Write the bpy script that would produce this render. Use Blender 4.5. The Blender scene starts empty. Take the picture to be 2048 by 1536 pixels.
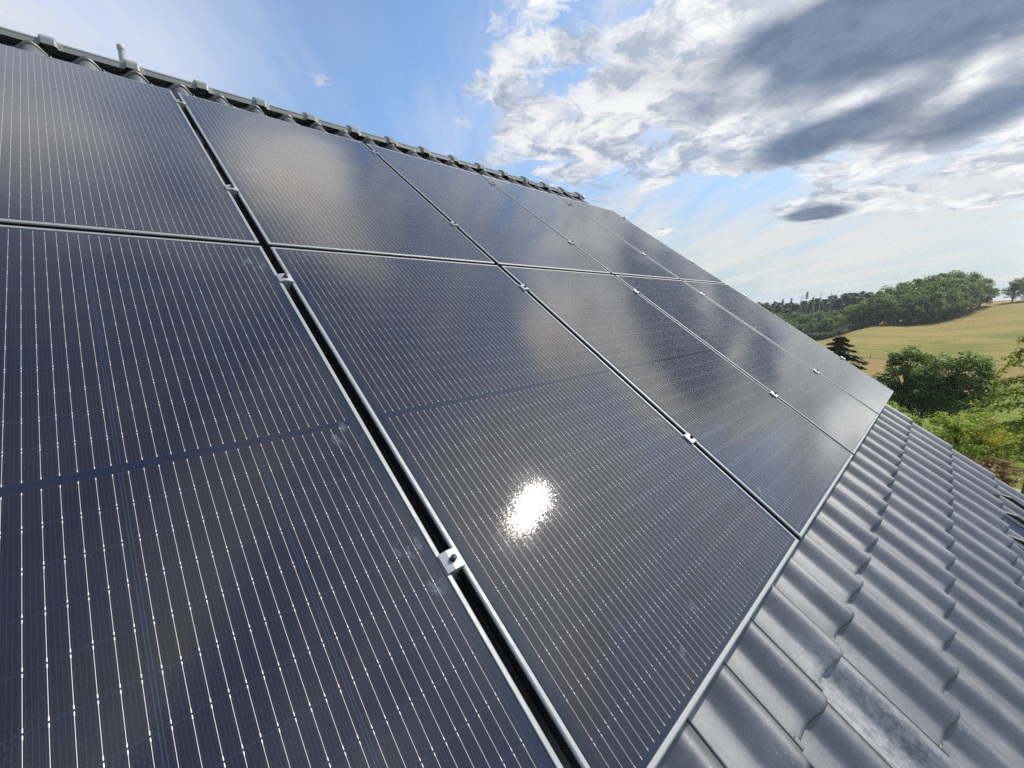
import bpy, math, random
import numpy as np
from mathutils import Vector, Matrix
random.seed(7); rng = np.random.default_rng(7)
SC = bpy.context.scene
COL = SC.collection
# ------------------------------------------------------------------ camera
PITCH = math.radians(33.128)
CP, SP = math.cos(PITCH), math.sin(PITCH)
def rw(x, y, z=0.0):                      # roof coordinates (along ridge, up the slope, off the roof) -> world
    return Vector((x, y*CP - z*SP, y*SP + z*CP))
CAM = Vector((-0.43394, -0.22662, 0.74915))
cd = bpy.data.cameras.new('camera'); cam = bpy.data.objects.new('camera', cd); COL.objects.link(cam)
right = Vector((0.721114, -0.692817, 0.0)); up = Vector((0.134171, 0.139651, 0.981069)); back = -Vector((0.679701, 0.707462, -0.193660))
m3 = Matrix((right, up, back)).transposed()
cam.matrix_world = Matrix.Translation(CAM) @ m3.to_4x4()
cd.sensor_width = 36; cd.lens = 826.06/2048*36; cd.clip_start = 0.02; cd.clip_end = 6000
SC.camera = cam
# ------------------------------------------------------------------ exposure
SC.view_settings.view_transform = 'Standard'; SC.view_settings.look = 'None'
SC.view_settings.gamma = 1; SC.view_settings.exposure = 0.0; SC.view_settings.use_curve_mapping = False
SC.cycles.use_denoising = False
SC.cycles.max_bounces = 8; SC.cycles.transparent_max_bounces = 12
SC.cycles.sample_clamp_indirect = 6

# ------------------------------------------------------------------ node helpers
class G:
    def __init__(s, nt): s.nt = nt; s.n = nt.nodes; s.l = nt.links
    def _in(s, sock, v):
        if isinstance(v, bpy.types.NodeSocket): s.l.new(v, sock)
        elif v is not None:
            if isinstance(v, (tuple, list)) and sock.type == 'RGBA' and len(v) == 3: v = (*v, 1)
            sock.default_value = v
    def m(s, op, a, b=None, c=None, clamp=False):
        nd = s.n.new('ShaderNodeMath'); nd.operation = op; nd.use_clamp = clamp
        s._in(nd.inputs[0], a)
        if b is not None: s._in(nd.inputs[1], b)
        if c is not None: s._in(nd.inputs[2], c)
        return nd.outputs[0]
    def add(s, a, b): return s.m('ADD', a, b)
    def sub(s, a, b): return s.m('SUBTRACT', a, b)
    def mul(s, a, b): return s.m('MULTIPLY', a, b)
    def v(s, op, a, b=None, scale=None):
        nd = s.n.new('ShaderNodeVectorMath'); nd.operation = op
        s._in(nd.inputs[0], a)
        if b is not None: s._in(nd.inputs[1], b)
        if scale is not None: s._in(nd.inputs['Scale'], scale)
        return nd.outputs['Value'] if op in ('DOT_PRODUCT', 'LENGTH', 'DISTANCE') else nd.outputs['Vector']
    def sep(s, a):
        nd = s.n.new('ShaderNodeSeparateXYZ'); s._in(nd.inputs[0], a); return nd.outputs
    def comb(s, x=0.0, y=0.0, z=0.0):
        nd = s.n.new('ShaderNodeCombineXYZ')
        for i, q in enumerate((x, y, z)): s._in(nd.inputs[i], q)
        return nd.outputs[0]
    def noise(s, vec, scale, detail=4, rough=0.5, dist=0.0, out='Fac', dim='3D', lac=2.0):
        nd = s.n.new('ShaderNodeTexNoise'); nd.noise_dimensions = dim
        s._in(nd.inputs['Vector'], vec); nd.inputs['Scale'].default_value = scale
        nd.inputs['Detail'].default_value = detail; nd.inputs['Roughness'].default_value = rough
        nd.inputs['Distortion'].default_value = dist; nd.inputs['Lacunarity'].default_value = lac
        return nd.outputs[out]
    def ss(s, x, lo, hi, a=0.0, b=1.0, kind='SMOOTHSTEP'):
        nd = s.n.new('ShaderNodeMapRange'); nd.interpolation_type = kind
        s._in(nd.inputs[0], x)
        for i, q in zip((1, 2, 3, 4), (lo, hi, a, b)): s._in(nd.inputs[i], q)
        return nd.outputs[0]
    def mix(s, f, a, b, mode='MIX'):
        nd = s.n.new('ShaderNodeMix'); nd.data_type = 'RGBA'; nd.blend_type = mode
        s._in(nd.inputs[0], f); s._in(nd.inputs[6], a); s._in(nd.inputs[7], b); return nd.outputs[2]
    def new(s, t): return s.n.new(t)

# ------------------------------------------------------------------ sky and sun
SUN = Vector((0.646336, -0.183347, 0.740698))
W = bpy.data.worlds.new('World'); SC.world = W; W.use_nodes = True
W.node_tree.nodes.clear(); g = G(W.node_tree)
out = g.new('ShaderNodeOutputWorld'); bg = g.new('ShaderNodeBackground'); g.l.new(bg.outputs[0], out.inputs[0])
tc = g.new('ShaderNodeTexCoord'); D = g.v('NORMALIZE', tc.outputs['Generated']); dx, dy, dz = g.sep(D)[0:3]
sky = g.new('ShaderNodeTexSky'); sky.sky_type = 'NISHITA'; sky.sun_disc = False
sky.sun_elevation = math.asin(SUN.z); sky.sun_rotation = math.atan2(SUN.x, SUN.y)
sky.air_density = 1.0; sky.dust_density = 1.0; sky.ozone_density = 1.5; sky.altitude = 300
el = g.mul(g.m('ARCSINE', dz), 57.29578)
az = g.mul(g.m('ARCTAN2', dy, dx), 57.29578)
def blob(a0, e0, sa, se, rot=0.0):
    r = math.radians(rot); c0 = math.cos(math.radians(e0))
    x = g.mul(g.sub(a0, az), c0); y = g.sub(el, e0)             # x grows to the right of the view
    u = g.add(g.mul(x, math.cos(r)/sa), g.mul(y, math.sin(r)/sa))
    v = g.add(g.mul(x, -math.sin(r)/se), g.mul(y, math.cos(r)/se))
    return g.m('EXPONENT', g.mul(g.add(g.mul(u, u), g.mul(v, v)), -1.0))
def total(items):
    t = None
    for w_, *b in items:
        k = g.mul(blob(*b), w_); t = k if t is None else g.add(t, k)
    return t
pz = g.add(g.m('MAXIMUM', dz, 0.0), 0.16)
P = g.comb(g.m('DIVIDE', dx, pz), g.m('DIVIDE', dy, pz), 0.37)
th = math.radians(50)
px_, py_ = g.sep(P)[0:2]
U_ = g.add(g.mul(px_, math.cos(th)), g.mul(py_, math.sin(th)))
V_ = g.sub(g.mul(py_, math.cos(th)), g.mul(px_, math.sin(th)))
# blue of the clear sky: Nishita, paler towards the horizon as on a hazy summer day
hz = g.ss(el, 0.0, 19.0, 1.0, 0.0)
base = g.mix(0.10, g.v('SCALE', g.v('MULTIPLY', sky.outputs[0], (0.92, 1.13, 1.28)), scale=g.ss(el, 4.0, 24.0, .70, 1.0)), (4.0, 4.6, 5.2))
base = g.mix(g.mul(hz, 0.88), base, (3.5, 4.3, 4.55))
base = g.mix(g.mul(blob(97, 37, 12, 21), 0.9), base, (5.9, 6.3, 7.4))
base = g.mix(g.mul(blob(84, 22, 7, 4), 0.45), base, (5.6, 5.9, 6.5))
base = g.mix(g.mul(blob(-24, 26, 14, 20), 0.3), base, (6.0, 6.0, 6.0))
base = g.mix(g.mul(blob(-5, 9, 12, 6), 0.45), base, (5.6, 5.6, 5.3))
base = g.mix(g.mul(blob(-10.5, 9, 4.0, 6), 0.95), base, (19.0, 18.8, 18.0))  # added bright patch of sky out of view for the far panels to reflect
# thin streaked cloud
streak = g.noise(g.comb(g.mul(U_, 0.45), g.mul(V_, 1.7), 1.1), 2.1, 8, 0.60, 0.25)
sc_cov = total([(0.10, 0, 9, 26, 6, 6), (0.07, 17, 6, 14, 4, 8), (0.06, 24, 10.5, 8, 1.6, 14), (-0.16, 65, 25, 22, 12), (0.05, -3, 9, 10, 4, 10)])
sden = g.ss(g.add(streak, sc_cov), 0.42, 0.70)
c1 = g.mix(g.mul(sden, 0.88), base, g.mix(hz, (4.9, 5.15, 5.5), (5.3, 5.3, 5.0)))
c1 = g.mix(g.mul(total([(.6, 20, 22, 24, 9, 0), (.35, 50, 22, 12, 6, -8), (.4, 80, 26, 9, 7, -20)]), g.ss(streak, .3, .6)), c1, (4.4, 4.9, 5.7))
# cumulus
WP = g.v('ADD', P, g.v('SCALE', g.v('SUBTRACT', g.noise(P, 4.2, 5, 0.55, 0, 'Color'), (0.5, 0.5, 0.5)), scale=0.28))
cum = g.noise(WP, 4.6, 11, 0.60, 0.0)
hi = g.ss(el, 31.0, 36.0)
cum = g.add(g.mul(cum, g.sub(1.0, hi)), g.mul(g.noise(P, 2.4, 2, 0.45), hi))
cov = total([
    (0.27, 20, 24, 24, 10, 0), (0.16, 32, 26, 8, 4, 0), (0.32, 2.0, 22.5, 10, 6.0, 4), (0.22, 12, 16.8, 9, 3.2, 12), (0.24, 0.0, 15.5, 7, 3.0, 12), (0.16, 16, 24.5, 8, 5, 8),
    (0.27, 44, 21.0, 6.0, 3.4, -14), (0.17, 34, 17, 8, 2.6, -8),
    (0.62, 11.4, 9.6, 4.6, 1.35, 3), (0.15, 7.0, 11.2, 2.4, 0.7, 14), (0.34, 26.2, 8.2, 2.6, 0.8, -4), (0.22, 68.5, 23.6, 3.4, 1.3, 8), (0.14, 74, 22.8, 2.4, .9, 0), (0.14, 9.0, 12.9, 6, 0.8, 12), (0.24, -3.0, 12.2, 6, 1.2, 10), (0.2, -2, 9.2, 6, 1.0, 8), (0.10, -1, 7.4, 4, .8, 8),
    (-0.22, 68, 27, 12, 9, 0), (-0.16, 56, 18, 6, 5, 0), (-0.24, 19, 8.5, 10, 3, 8), (-0.35, 17, 3, 25, 4, 0), (-0.16, 20, 12.6, 8, 1.2, 14), (-0.12, 3, 12.6, 6, .9, 14), (-0.12, 29, 19.5, 2.0, 1.4, 0), (-0.16, 25.5, 26.5, 2, 1.2, 0), (-0.14, 37, 26, 3, 2, 0), (-0.12, 39, 17, 2, 3, 0),
    (0.24, 20, 37, 9, 5.0, 0), (0.22, 4, 30, 7, 4, 0), (-.12, 18, 46, 10, 3, 0), (0.22, 32, 54, 14, 5, 0), (-.10, 45, 40, 8, 5, 0), (0.2, 62, 46, 10, 6, 0), (-.2, 40, 80, 60, 11, 0), (0.10, -30, 40, 12, 8, 0)])
cden = g.ss(g.add(cum, cov), 0.57, g.add(0.71, g.mul(hi, 0.16)))
thick = total([(1.15, 4.0, 23.6, 12, 4.2, 6), (0.85, 16, 25.0, 7, 3.0, 8), (0.45, 30, 25, 5, 2, 10), (1.15, 12.4, 16.3, 8.0, 2.3, 13), (0.95, 0.5, 15.6, 7, 2.2, 14), (1.3, 11.4, 9.15, 3.7, 0.95, 3), (0.42, 35, 16, 6, 2.0, 0), (0.55, 43, 24, 7, 2.4, 0), (0.45, 22, 20.5, 6, 2.0, 10),
    (-0.45, 1.2, 18.9, 1.6, 1.1, 55), (-0.45, 18.5, 22.6, 2.6, 1.6, 30), (-0.6, 9.0, 19.2, 5.0, 1.0, 14), (-0.7, 22, 18.0, 2.6, 1.3, 10), (0.5, 9, 38, 5, 4, 0), (0.5, 50, 50, 8, 6, 0)])
shade_n = g.noise(g.v('ADD', WP, (0.05, -0.03, 0)), 6.5, 8, 0.62)
edge = g.add(g.add(cum, cov), g.mul(g.sub(shade_n, 0.5), 0.6))
dark = g.ss(g.add(g.mul(g.sub(edge, 0.70), 1.0), g.sub(thick, 0.34)), 0.0, 0.85)
glow = g.m('POWER', g.m('MAXIMUM', g.v('DOT_PRODUCT', D, tuple(SUN)), 0.0), 10.0)
lit = g.mix(g.ss(shade_n, .36, .60), (2.5, 3.0, 3.8), (6.2, 6.2, 6.15))
lit = g.mix(g.mul(g.ss(el, 29, 38), .75), lit, (11.5, 11.0, 10.3))
lit = g.mix(g.mul(glow, 0.8), lit, (12.0, 11.5, 10.5))
drk = g.mix(g.ss(shade_n, 0.25, 0.75), (0.70, 1.0, 1.6), (1.35, 1.75, 2.45))
ccol = g.mix(dark, lit, drk)
c2 = g.mix(g.mul(cden, 0.93), c1, ccol)
c3 = g.mix(g.mul(g.m('POWER', glow, 3.0), 0.6), c2, (9.5, 9.0, 8.3))
g.l.new(c3, bg.inputs[0]); bg.inputs[1].default_value = 0.15
sd = bpy.data.lights.new('sun', 'SUN'); so = bpy.data.objects.new('sun', sd); COL.objects.link(so)
sd.energy = 4.8; sd.angle = math.radians(0.53); sd.color = (1.0, 0.95, 0.87)
so.location = (20, -6, 24); so.rotation_euler = (-SUN).to_track_quat('-Z', 'Y').to_euler()

# ------------------------------------------------------------------ mesh and object helpers
class MB:
    def __init__(s): s.v = []; s.f = []; s.sm = []
    def add(s, vs, fs, smooth=False):
        o = len(s.v); s.v += [tuple(q) for q in vs]; s.f += [tuple(i+o for i in q) for q in fs]; s.sm += [smooth]*len(fs)
    def box(s, x0, x1, y0, y1, z0, z1, bev=0.0, mat=None):
        b = bev
        if b <= 0:
            vs = [(x, y, z) for z in (z0, z1) for x, y in ((x0, y0), (x1, y0), (x1, y1), (x0, y1))]
            fs = [(3, 2, 1, 0), (4, 5, 6, 7), (0, 1, 5, 4), (1, 2, 6, 5), (2, 3, 7, 6), (3, 0, 4, 7)]
        else:
            vs = []
            for z, i in ((z0, b), (z0+b, 0), (z1-b, 0), (z1, b)):
                vs += [(x0+i, y0+i, z), (x1-i, y0+i, z), (x1-i, y1-i, z), (x0+i, y1-i, z)]
            fs = [(3, 2, 1, 0), (12, 13, 14, 15)]
            for k in range(3):
                for j in range(4): a = 4*k+j; c = 4*k+(j+1) % 4; fs.append((a, c, c+4, a+4))
        if mat is not None: vs = [mat @ Vector(q) for q in vs]
        s.add(vs, fs)
    def tube(s, pts, rad, n=8, cap=True, smooth=True):
        pts = [Vector(p) for p in pts]; rings = []
        if not hasattr(rad, '__len__'): rad = [rad]*len(pts)
        t = (pts[1]-pts[0]).normalized(); a = t.orthogonal().normalized()
        for i, p in enumerate(pts):
            t = (pts[min(i+1, len(pts)-1)]-pts[max(i-1, 0)]).normalized()
            a = (a - t*a.dot(t)).normalized(); b = t.cross(a)
            rings.append([p + (a*math.cos(2*math.pi*k/n)+b*math.sin(2*math.pi*k/n))*rad[i] for k in range(n)])
        vs = [q for r in rings for q in r]; fs = []
        for i in range(len(pts)-1):
            for k in range(n): fs.append((i*n+k, i*n+(k+1) % n, (i+1)*n+(k+1) % n, (i+1)*n+k))
        s.add(vs, fs, smooth)
        if cap:
            s.add(rings[0], [tuple(range(n-1, -1, -1))]); s.add(rings[-1], [tuple(range(n))])
    def mesh(s, name, mat):
        me = bpy.data.meshes.new(name); me.from_pydata(s.v, [], s.f)
        me.polygons.foreach_set('use_smooth', s.sm); me.materials.append(mat); me.update(); return me
def link(name, me, parent=None):
    o = bpy.data.objects.new(name, me); COL.objects.link(o)
    if parent is not None: o.parent = parent
    return o
def part(name, mb, mat, parent): return link(name, mb.mesh(name, mat), parent)
def tag(o, label=None, cat=None, group=None, kind=None):
    for k, q in (('label', label), ('category', cat), ('group', group), ('kind', kind)):
        if q: o[k] = q
    return o
def thing(name, label, cat, loc=(0, 0, 0), rot=(0, 0, 0), group=None):
    o = link(name, None); o.location = loc; o.rotation_euler = rot; o.empty_display_size = .1
    return tag(o, label, cat, group)
def copy_tree(o, parent=None):
    c = o.copy(); COL.objects.link(c)
    if parent is not None: c.parent = parent
    for ch in [q for q in o.children]: copy_tree(ch, c)
    return c
def quads(name, C, A, B, mat):
    """many separate quads: centres C, half-axes A and B (n x 3 arrays)"""
    n = len(C); V = np.empty((n, 4, 3)); V[:, 0] = C-A-B*.45; V[:, 1] = C+A*.15-B; V[:, 2] = C+A+B*.3; V[:, 3] = C-A*.1+B
    me = bpy.data.meshes.new(name); me.vertices.add(4*n); me.vertices.foreach_set('co', V.ravel())
    me.loops.add(4*n); me.loops.foreach_set('vertex_index', np.arange(4*n, dtype=np.int32))
    me.polygons.add(n); me.polygons.foreach_set('loop_start', np.arange(0, 4*n, 4, dtype=np.int32)); me.polygons.foreach_set('loop_total', np.full(n, 4, dtype=np.int32))
    me.materials.append(mat); me.update(); me.validate(); return me
# ------------------------------------------------------------------ materials
def newmat(name):
    m = bpy.data.materials.new(name); m.use_nodes = True; nt = m.node_tree
    return m, G(nt), nt.nodes['Principled BSDF']
def simple(name, col, rough=0.5, metal=0.0, var=0.15, scale=20, bump=0.0, bscale=80, spec=0.5):
    m, g, b = newmat(name); t = g.new('ShaderNodeTexCoord')
    n = g.noise(t.outputs['Object'], scale, 5, 0.6)
    c = g.mix(n, tuple(q*(1-var) for q in col), tuple(min(1, q*(1+var)) for q in col))
    g.l.new(c, b.inputs['Base Color']); b.inputs['Metallic'].default_value = metal
    g.l.new(g.ss(n, 0.2, 0.8, max(.02, rough*.8), min(1, rough*1.2)), b.inputs['Roughness'])
    b.inputs['Specular IOR Level'].default_value = spec
    if bump:
        bp = g.new('ShaderNodeBump'); bp.inputs['Strength'].default_value = bump; bp.inputs['Distance'].default_value = .01
        g.l.new(g.noise(t.outputs['Object'], bscale, 5, .6), bp.inputs['Height']); g.l.new(bp.outputs[0], b.inputs['Normal'])
    return m
M_ALU = simple('anodised_aluminium', (.31, .32, .32), .55, .35, .06, 40, .02, 300)
M_CLAMP = simple('clamp_aluminium', (.36, .36, .37), .55, .35, .08, 60, .03, 300)
M_STEEL = simple('dark_bolt_steel', (.10, .10, .11), .35, .9, .2, 60)
M_BLACK = simple('black_coated_steel', (.012, .012, .014), .4, .0, .2, 30)
M_PIPE = simple('grey_plastic_pipe', (.42, .40, .44), .5, 0, .15, 15)
M_RIDGE = simple('grey_ridge_tile', (.22, .23, .215), .38, 0, .2, 9, .15, 120)
M_WOOD = simple('dark_timber', (.06, .045, .035), .7, 0, .3, 12)
M_WALL = simple('rendered_wall', (.72, .69, .62), .85, 0, .06, 3, .2, 60)

def tile_material():
    m, g, b = newmat('glazed_dark_tile'); t = g.new('ShaderNodeTexCoord'); geo = g.new('ShaderNodeNewGeometry')
    o = t.outputs['Object']; isl = geo.outputs['Random Per Island']
    n1 = g.noise(o, 5, 6, .6); n2 = g.noise(o, 60, 5, .65); n3 = g.noise(g.v('MULTIPLY', o, (9, 1.6, 9)), 3, 5, .6)
    c = g.mix(isl, (.014, .016, .020), (.040, .042, .048))
    dust = g.ss(g.add(g.mul(n1, .6), g.mul(n3, .5)), .45, .80)
    c = g.mix(g.mul(dust, .42), c, (.26, .27, .28))
    # one scuffed, chalky tile low on the slope
    e = g.v('LENGTH', g.v('MULTIPLY', g.v('SUBTRACT', o, (.875, -.42, -.13)), (10.5, 3.6, 3)))
    chalk = g.mul(g.ss(e, .55, 1.25, 1, 0), g.ss(g.noise(g.v('MULTIPLY', o, (1.4, .8, 1)), 46, 7, .75), .40, .60))
    c = g.mix(g.mul(chalk, .27), c, (.50, .50, .51))
    speck = g.ss(g.noise(o, 240, 2, .5), .69, .75); lich = g.ss(g.noise(o, 42, 4, .6), .70, .73)
    c = g.mix(g.mul(speck, .6), c, (.4, .4, .38)); c = g.mix(lich, c, (.33, .33, .22))
    g.l.new(c, b.inputs['Base Color'])
    r = g.add(g.ss(n2, .3, .7, .46, .54), g.mul(g.m('MAXIMUM', dust, chalk), .06)); g.l.new(r, b.inputs['Roughness'])
    b.inputs['IOR'].default_value = 2.35
    bp = g.new('ShaderNodeBump'); bp.inputs['Strength'].default_value = .18; bp.inputs['Distance'].default_value = .003
    g.l.new(g.add(g.mul(n2, .5), g.noise(o, 14, 4, .5)), bp.inputs['Height']); g.l.new(bp.outputs[0], b.inputs['Normal'])
    return m
M_TILE = tile_material()

PW, PH = 1.06266, 1.722                    # panel size
GC, GR = 0.02617, 0.02105                  # gaps between columns and between rows
def panel_material():
    m, g, b = newmat('solar_cells_under_glass'); t = g.new('ShaderNodeTexCoord'); o = t.outputs['Object']
    x, y, z = g.sep(o)[0:3]; oi = g.new('ShaderNodeObjectInfo'); geo = g.new('ShaderNodeNewGeometry'); wp = geo.outputs['Position']
    cw, cx0 = .2008, (PW-5*.2008)/2
    rp, mid = .0693, PH/2
    xc = g.m('DIVIDE', g.sub(x, cx0), cw); ix = g.m('FLOOR', xc); u = g.m('FRACT', xc)
    ya = g.sub(g.m('ABSOLUTE', g.sub(y, mid)), .0085); yr = g.m('DIVIDE', ya, rp); iy = g.m('FLOOR', yr); vv = g.m('FRACT', yr)
    inx = g.mul(g.m('GREATER_THAN', xc, 0), g.m('LESS_THAN', xc, 5))
    iny = g.mul(g.m('GREATER_THAN', yr, 0), g.m('LESS_THAN', yr, 12))
    inside = g.mul(inx, iny)
    du = g.mul(g.m('MINIMUM', u, g.sub(1, u)), cw); dv = g.mul(g.m('MINIMUM', vv, g.sub(1, vv)), rp)
    cell = g.mul(inside, g.mul(g.m('GREATER_THAN', du, .0017), g.m('GREATER_THAN', dv, .0006)))
    rim = g.mul(cell, g.m('MAXIMUM', g.m('LESS_THAN', du, .0024), g.mul(g.m('LESS_THAN', dv, .0011), .5)))
    # ribbon wires, ten to a cell
    fu = g.m('FRACT', g.mul(u, 10)); dbu = g.mul(g.sub(fu, .5), cw/10); adb = g.m('ABSOLUTE', dbu)
    pad = g.mul(g.m('GREATER_THAN', dv, .0016), g.m('LESS_THAN', dv, .0060))
    wv = g.add(.00029, g.mul(pad, .00042))
    wire = g.mul(g.mul(g.m('LESS_THAN', adb, wv), inside), g.m('GREATER_THAN', dv, .0010))
    tt = g.m('DIVIDE', dbu, wv)
    # faint printed lines between the ribbons
    f4 = g.m('ABSOLUTE', g.sub(g.m('FRACT', g.mul(fu, 4)), .5))
    fine = g.mul(g.mul(g.m('LESS_THAN', f4, .06), cell), g.m('GREATER_THAN', g.m('FRACT', g.mul(y, 420)), .5))
    cid = g.new('ShaderNodeTexWhiteNoise'); cid.noise_dimensions = '4D'
    sgn = g.m('GREATER_THAN', y, mid)
    g.l.new(g.comb(ix, iy, sgn), cid.inputs['Vector']); g.l.new(oi.outputs['Random'], cid.inputs['W'])
    cc = g.mix(cid.outputs['Value'], (.0105, .0062, .0100), (.0075, .0062, .0145))
    cc = g.mix(g.mul(g.noise(wp, 7, 3, .5), .6), cc, (.012, .009, .010))
    c = g.mix(cell, (.0065, .0085, .018), cc)
    c = g.mix(g.mul(rim, .5), c, (.06, .07, .12))
    c = g.mix(g.mul(fine, .45), c, (.075, .075, .085))
    c = g.mix(wire, c, (.60, .58, .54))
    # dust film, smears and drops on the glass
    R2 = lambda px, py: tuple(rw(px, py, 0))
    film = g.ss(g.noise(wp, 3.0, 5, .6), .35, .8)
    c = g.mix(g.add(.001, g.mul(film, .008)), c, (.5, .48, .46))
    sm = None
    for (sx, sy, r) in ((.045, .475, .026), (-.075, .52, .040), (-.06, .43, .026), (-.08, .83, .05), (-.07, 1.60, .06), (.03, 1.36, .04),
                        (.43, .115, .040), (.335, .06, .022), (1.0, .55, .05), (1.16, .16, .06), (.11, 2.45, .06)):
        k = g.ss(g.v('DISTANCE', wp, R2(sx, sy)), r*.35, r, 1, 0); sm = k if sm is None else g.m('MAXIMUM', sm, k)
    smn = g.mul(sm, g.mul(g.ss(g.noise(g.v('MULTIPLY', wp, (1.0, .5, .5)), 48, 2, .5, .3), .52, .66), g.ss(g.noise(wp, 420, 2, .5), .40, .62)))
    drops = g.ss(g.noise(wp, 210, 2, .5), .765, .79)
    smn = g.m('MAXIMUM', smn, g.mul(drops, .5))
    c = g.mix(g.mul(smn, .24), c, (.50, .62, .72))
    g.l.new(c, b.inputs['Base Color'])
    g.l.new(g.mul(wire, .22), b.inputs['Metallic']); g.l.new(g.ss(wire, 0, 1, .55, .46), b.inputs['Roughness'])
    g.l.new(g.mul(wire, .5), b.inputs['Specular IOR Level'])
    # rounded section of the wires
    nv = g.new('ShaderNodeVectorTransform'); nv.vector_type = 'NORMAL'; nv.convert_from = 'OBJECT'; nv.convert_to = 'WORLD'
    g.l.new(g.comb(g.mul(g.mul(tt, wire), .9), 0.0, 1.0), nv.inputs[0])
    g.l.new(g.v('NORMALIZE', nv.outputs[0]), b.inputs['Normal'])
    b.inputs['Coat Weight'].default_value = 1.0; b.inputs['Coat IOR'].default_value = 1.70
    b.inputs['Sheen Weight'].default_value = .38; b.inputs['Sheen Roughness'].default_value = .22; b.inputs['Sheen Tint'].default_value = (1, .97, .92, 1)
    g.l.new(g.ss(film, 0, 1, .030, .055), b.inputs['Coat Roughness'])
    # the stippled face of the glass
    cn = g.noise(wp, 430, 1, .5, 0, 'Color'); off = g.v('SCALE', g.v('SUBTRACT', cn, (.5, .5, .5)), scale=.085)
    big = g.v('SCALE', g.v('SUBTRACT', g.noise(wp, 2.2, 2, .5, 0, 'Color'), (.5, .5, .5)), scale=.030)
    g.l.new(g.v('NORMALIZE', g.v('ADD', g.v('ADD', geo.outputs['True Normal'], off), big)), b.inputs['Coat Normal'])
    return m
M_PANEL = panel_material()
M_WALLF = simple('frame_side_painted_shade', (.018, .018, .02), .45, 0, .2, 30)  # silver frame sides coloured dark, painting in the shade of the panel gaps
M_BACK = simple('panel_backsheet', (.02, .02, .022), .6)

# ------------------------------------------------------------------ ground
def smooth(a, n):
    for _ in range(n):
        a[1:-1] = (a[:-2]+2*a[1:-1]+a[2:])/4
    return a
AZK = [-180, -60, -20, -7, -4.4, -2.5, 0, 1.4, 3.5, 5.1, 7, 9.5, 13, 20, 40, 60, 180]
DK = [0, 10, 20, 32, 55, 88, 122, 180, 215, 245, 300, 360, 600, 1500, 5000]
def prof(az_):
    near = [-6.4, -6.6, -7.6, -9.6, -12.5, -14.4, -13.9]
    T = {-180: [-12, -11, -10, -10, -10, -10, -10, -10], -60: [-12, -11, -10, -10, -10, -10, -10, -10],
         -20: [-8.2, -4.0, -1.0, 4, 6, 4, -5, -20], -7: [-8.4, -5.0, -2.2, 2.0, 2.8, 0, -8, -20], -4.4: [-8.6, -5.8, -3.4, 0.6, 1.5, -1, -10, -20],
         -2.5: [-9.2, -6.8, -4.9, -1.0, 1.2, -1.5, -10, -20], 0: [-10.4, -8.6, -7.2, -5.0, -3.5, -4, -10, -20], 1.4: [-10.8, -9.2, -8.3, -7.2, -6.5, -7, -12, -20],
         3.5: [-11.0, -9.2, -8.4, -8.2, -8, -8, -12, -20], 5.1: [-10.8, -8.3, -9.0, -12, -12, -12, -14, -22], 7: [-10.9, -11.5, -15, -19, -19, -18, -18, -22],
         9.5: [-12.8, -16.5, -20, -23, -23, -22, -20, -24], 13: [-15, -19, -22, -25, -24, -23, -20, -24], 20: [-16, -20, -22, -24, -24, -23, -20, -24],
         40: [-14, -14, -14, -14, -14, -14, -16, -22], 60: [-12, -12, -12, -12, -12, -12, -14, -20], 180: [-12, -11, -10, -10, -10, -10, -10, -10]}
    return near + T[az_]
TAB = np.array([prof(a) for a in AZK])       # relative to the eye
AZD = np.concatenate([np.arange(-180, -24, 4.), np.arange(-24, 24, .35), np.arange(24, 181, 4.)])
DD = np.concatenate([np.linspace(0, 50, 21), np.linspace(54, 400, 88), np.geomspace(420, 5000, 14)])
rows = np.array([np.interp(DD, DK, TAB[i]) for i in range(len(AZK))])
HG = np.array([[np.interp(a, AZK, rows[:, j]) for j in range(len(DD))] for a in AZD])
for _ in range(10):
    HG[:, 1:-1] = (HG[:, :-2]+2*HG[:, 1:-1]+HG[:, 2:])/4
    HG[1:-1] = (HG[:-2]+2*HG[1:-1]+HG[2:])/4
HG[:, 0] = HG[:, 0].mean()
def hnoise(X, Y):
    return .22*np.sin(X*.11+1)*np.sin(Y*.13+2) + .10*np.sin(X*.37+Y*.21) + .06*np.sin(X*.9-Y*.7)
def gz(a, d):
    i = np.clip(np.searchsorted(AZD, a)-1, 0, len(AZD)-2); j = np.clip(np.searchsorted(DD, d)-1, 0, len(DD)-2)
    s = (a-AZD[i])/(AZD[i+1]-AZD[i]); t_ = (d-DD[j])/(DD[j+1]-DD[j])
    h = HG[i, j]*(1-s)*(1-t_)+HG[i+1, j]*s*(1-t_)+HG[i, j+1]*(1-s)*t_+HG[i+1, j+1]*s*t_
    X = CAM.x+d*math.cos(math.radians(a)); Y = CAM.y+d*math.sin(math.radians(a))
    return float(CAM.z + h + hnoise(X, Y)*min(1, d/60))
def gp(a, d, dz=0.0):                           # a place on the ground from its bearing and distance
    return Vector((CAM.x+d*math.cos(math.radians(a)), CAM.y+d*math.sin(math.radians(a)), gz(a, d)+dz))
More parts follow.
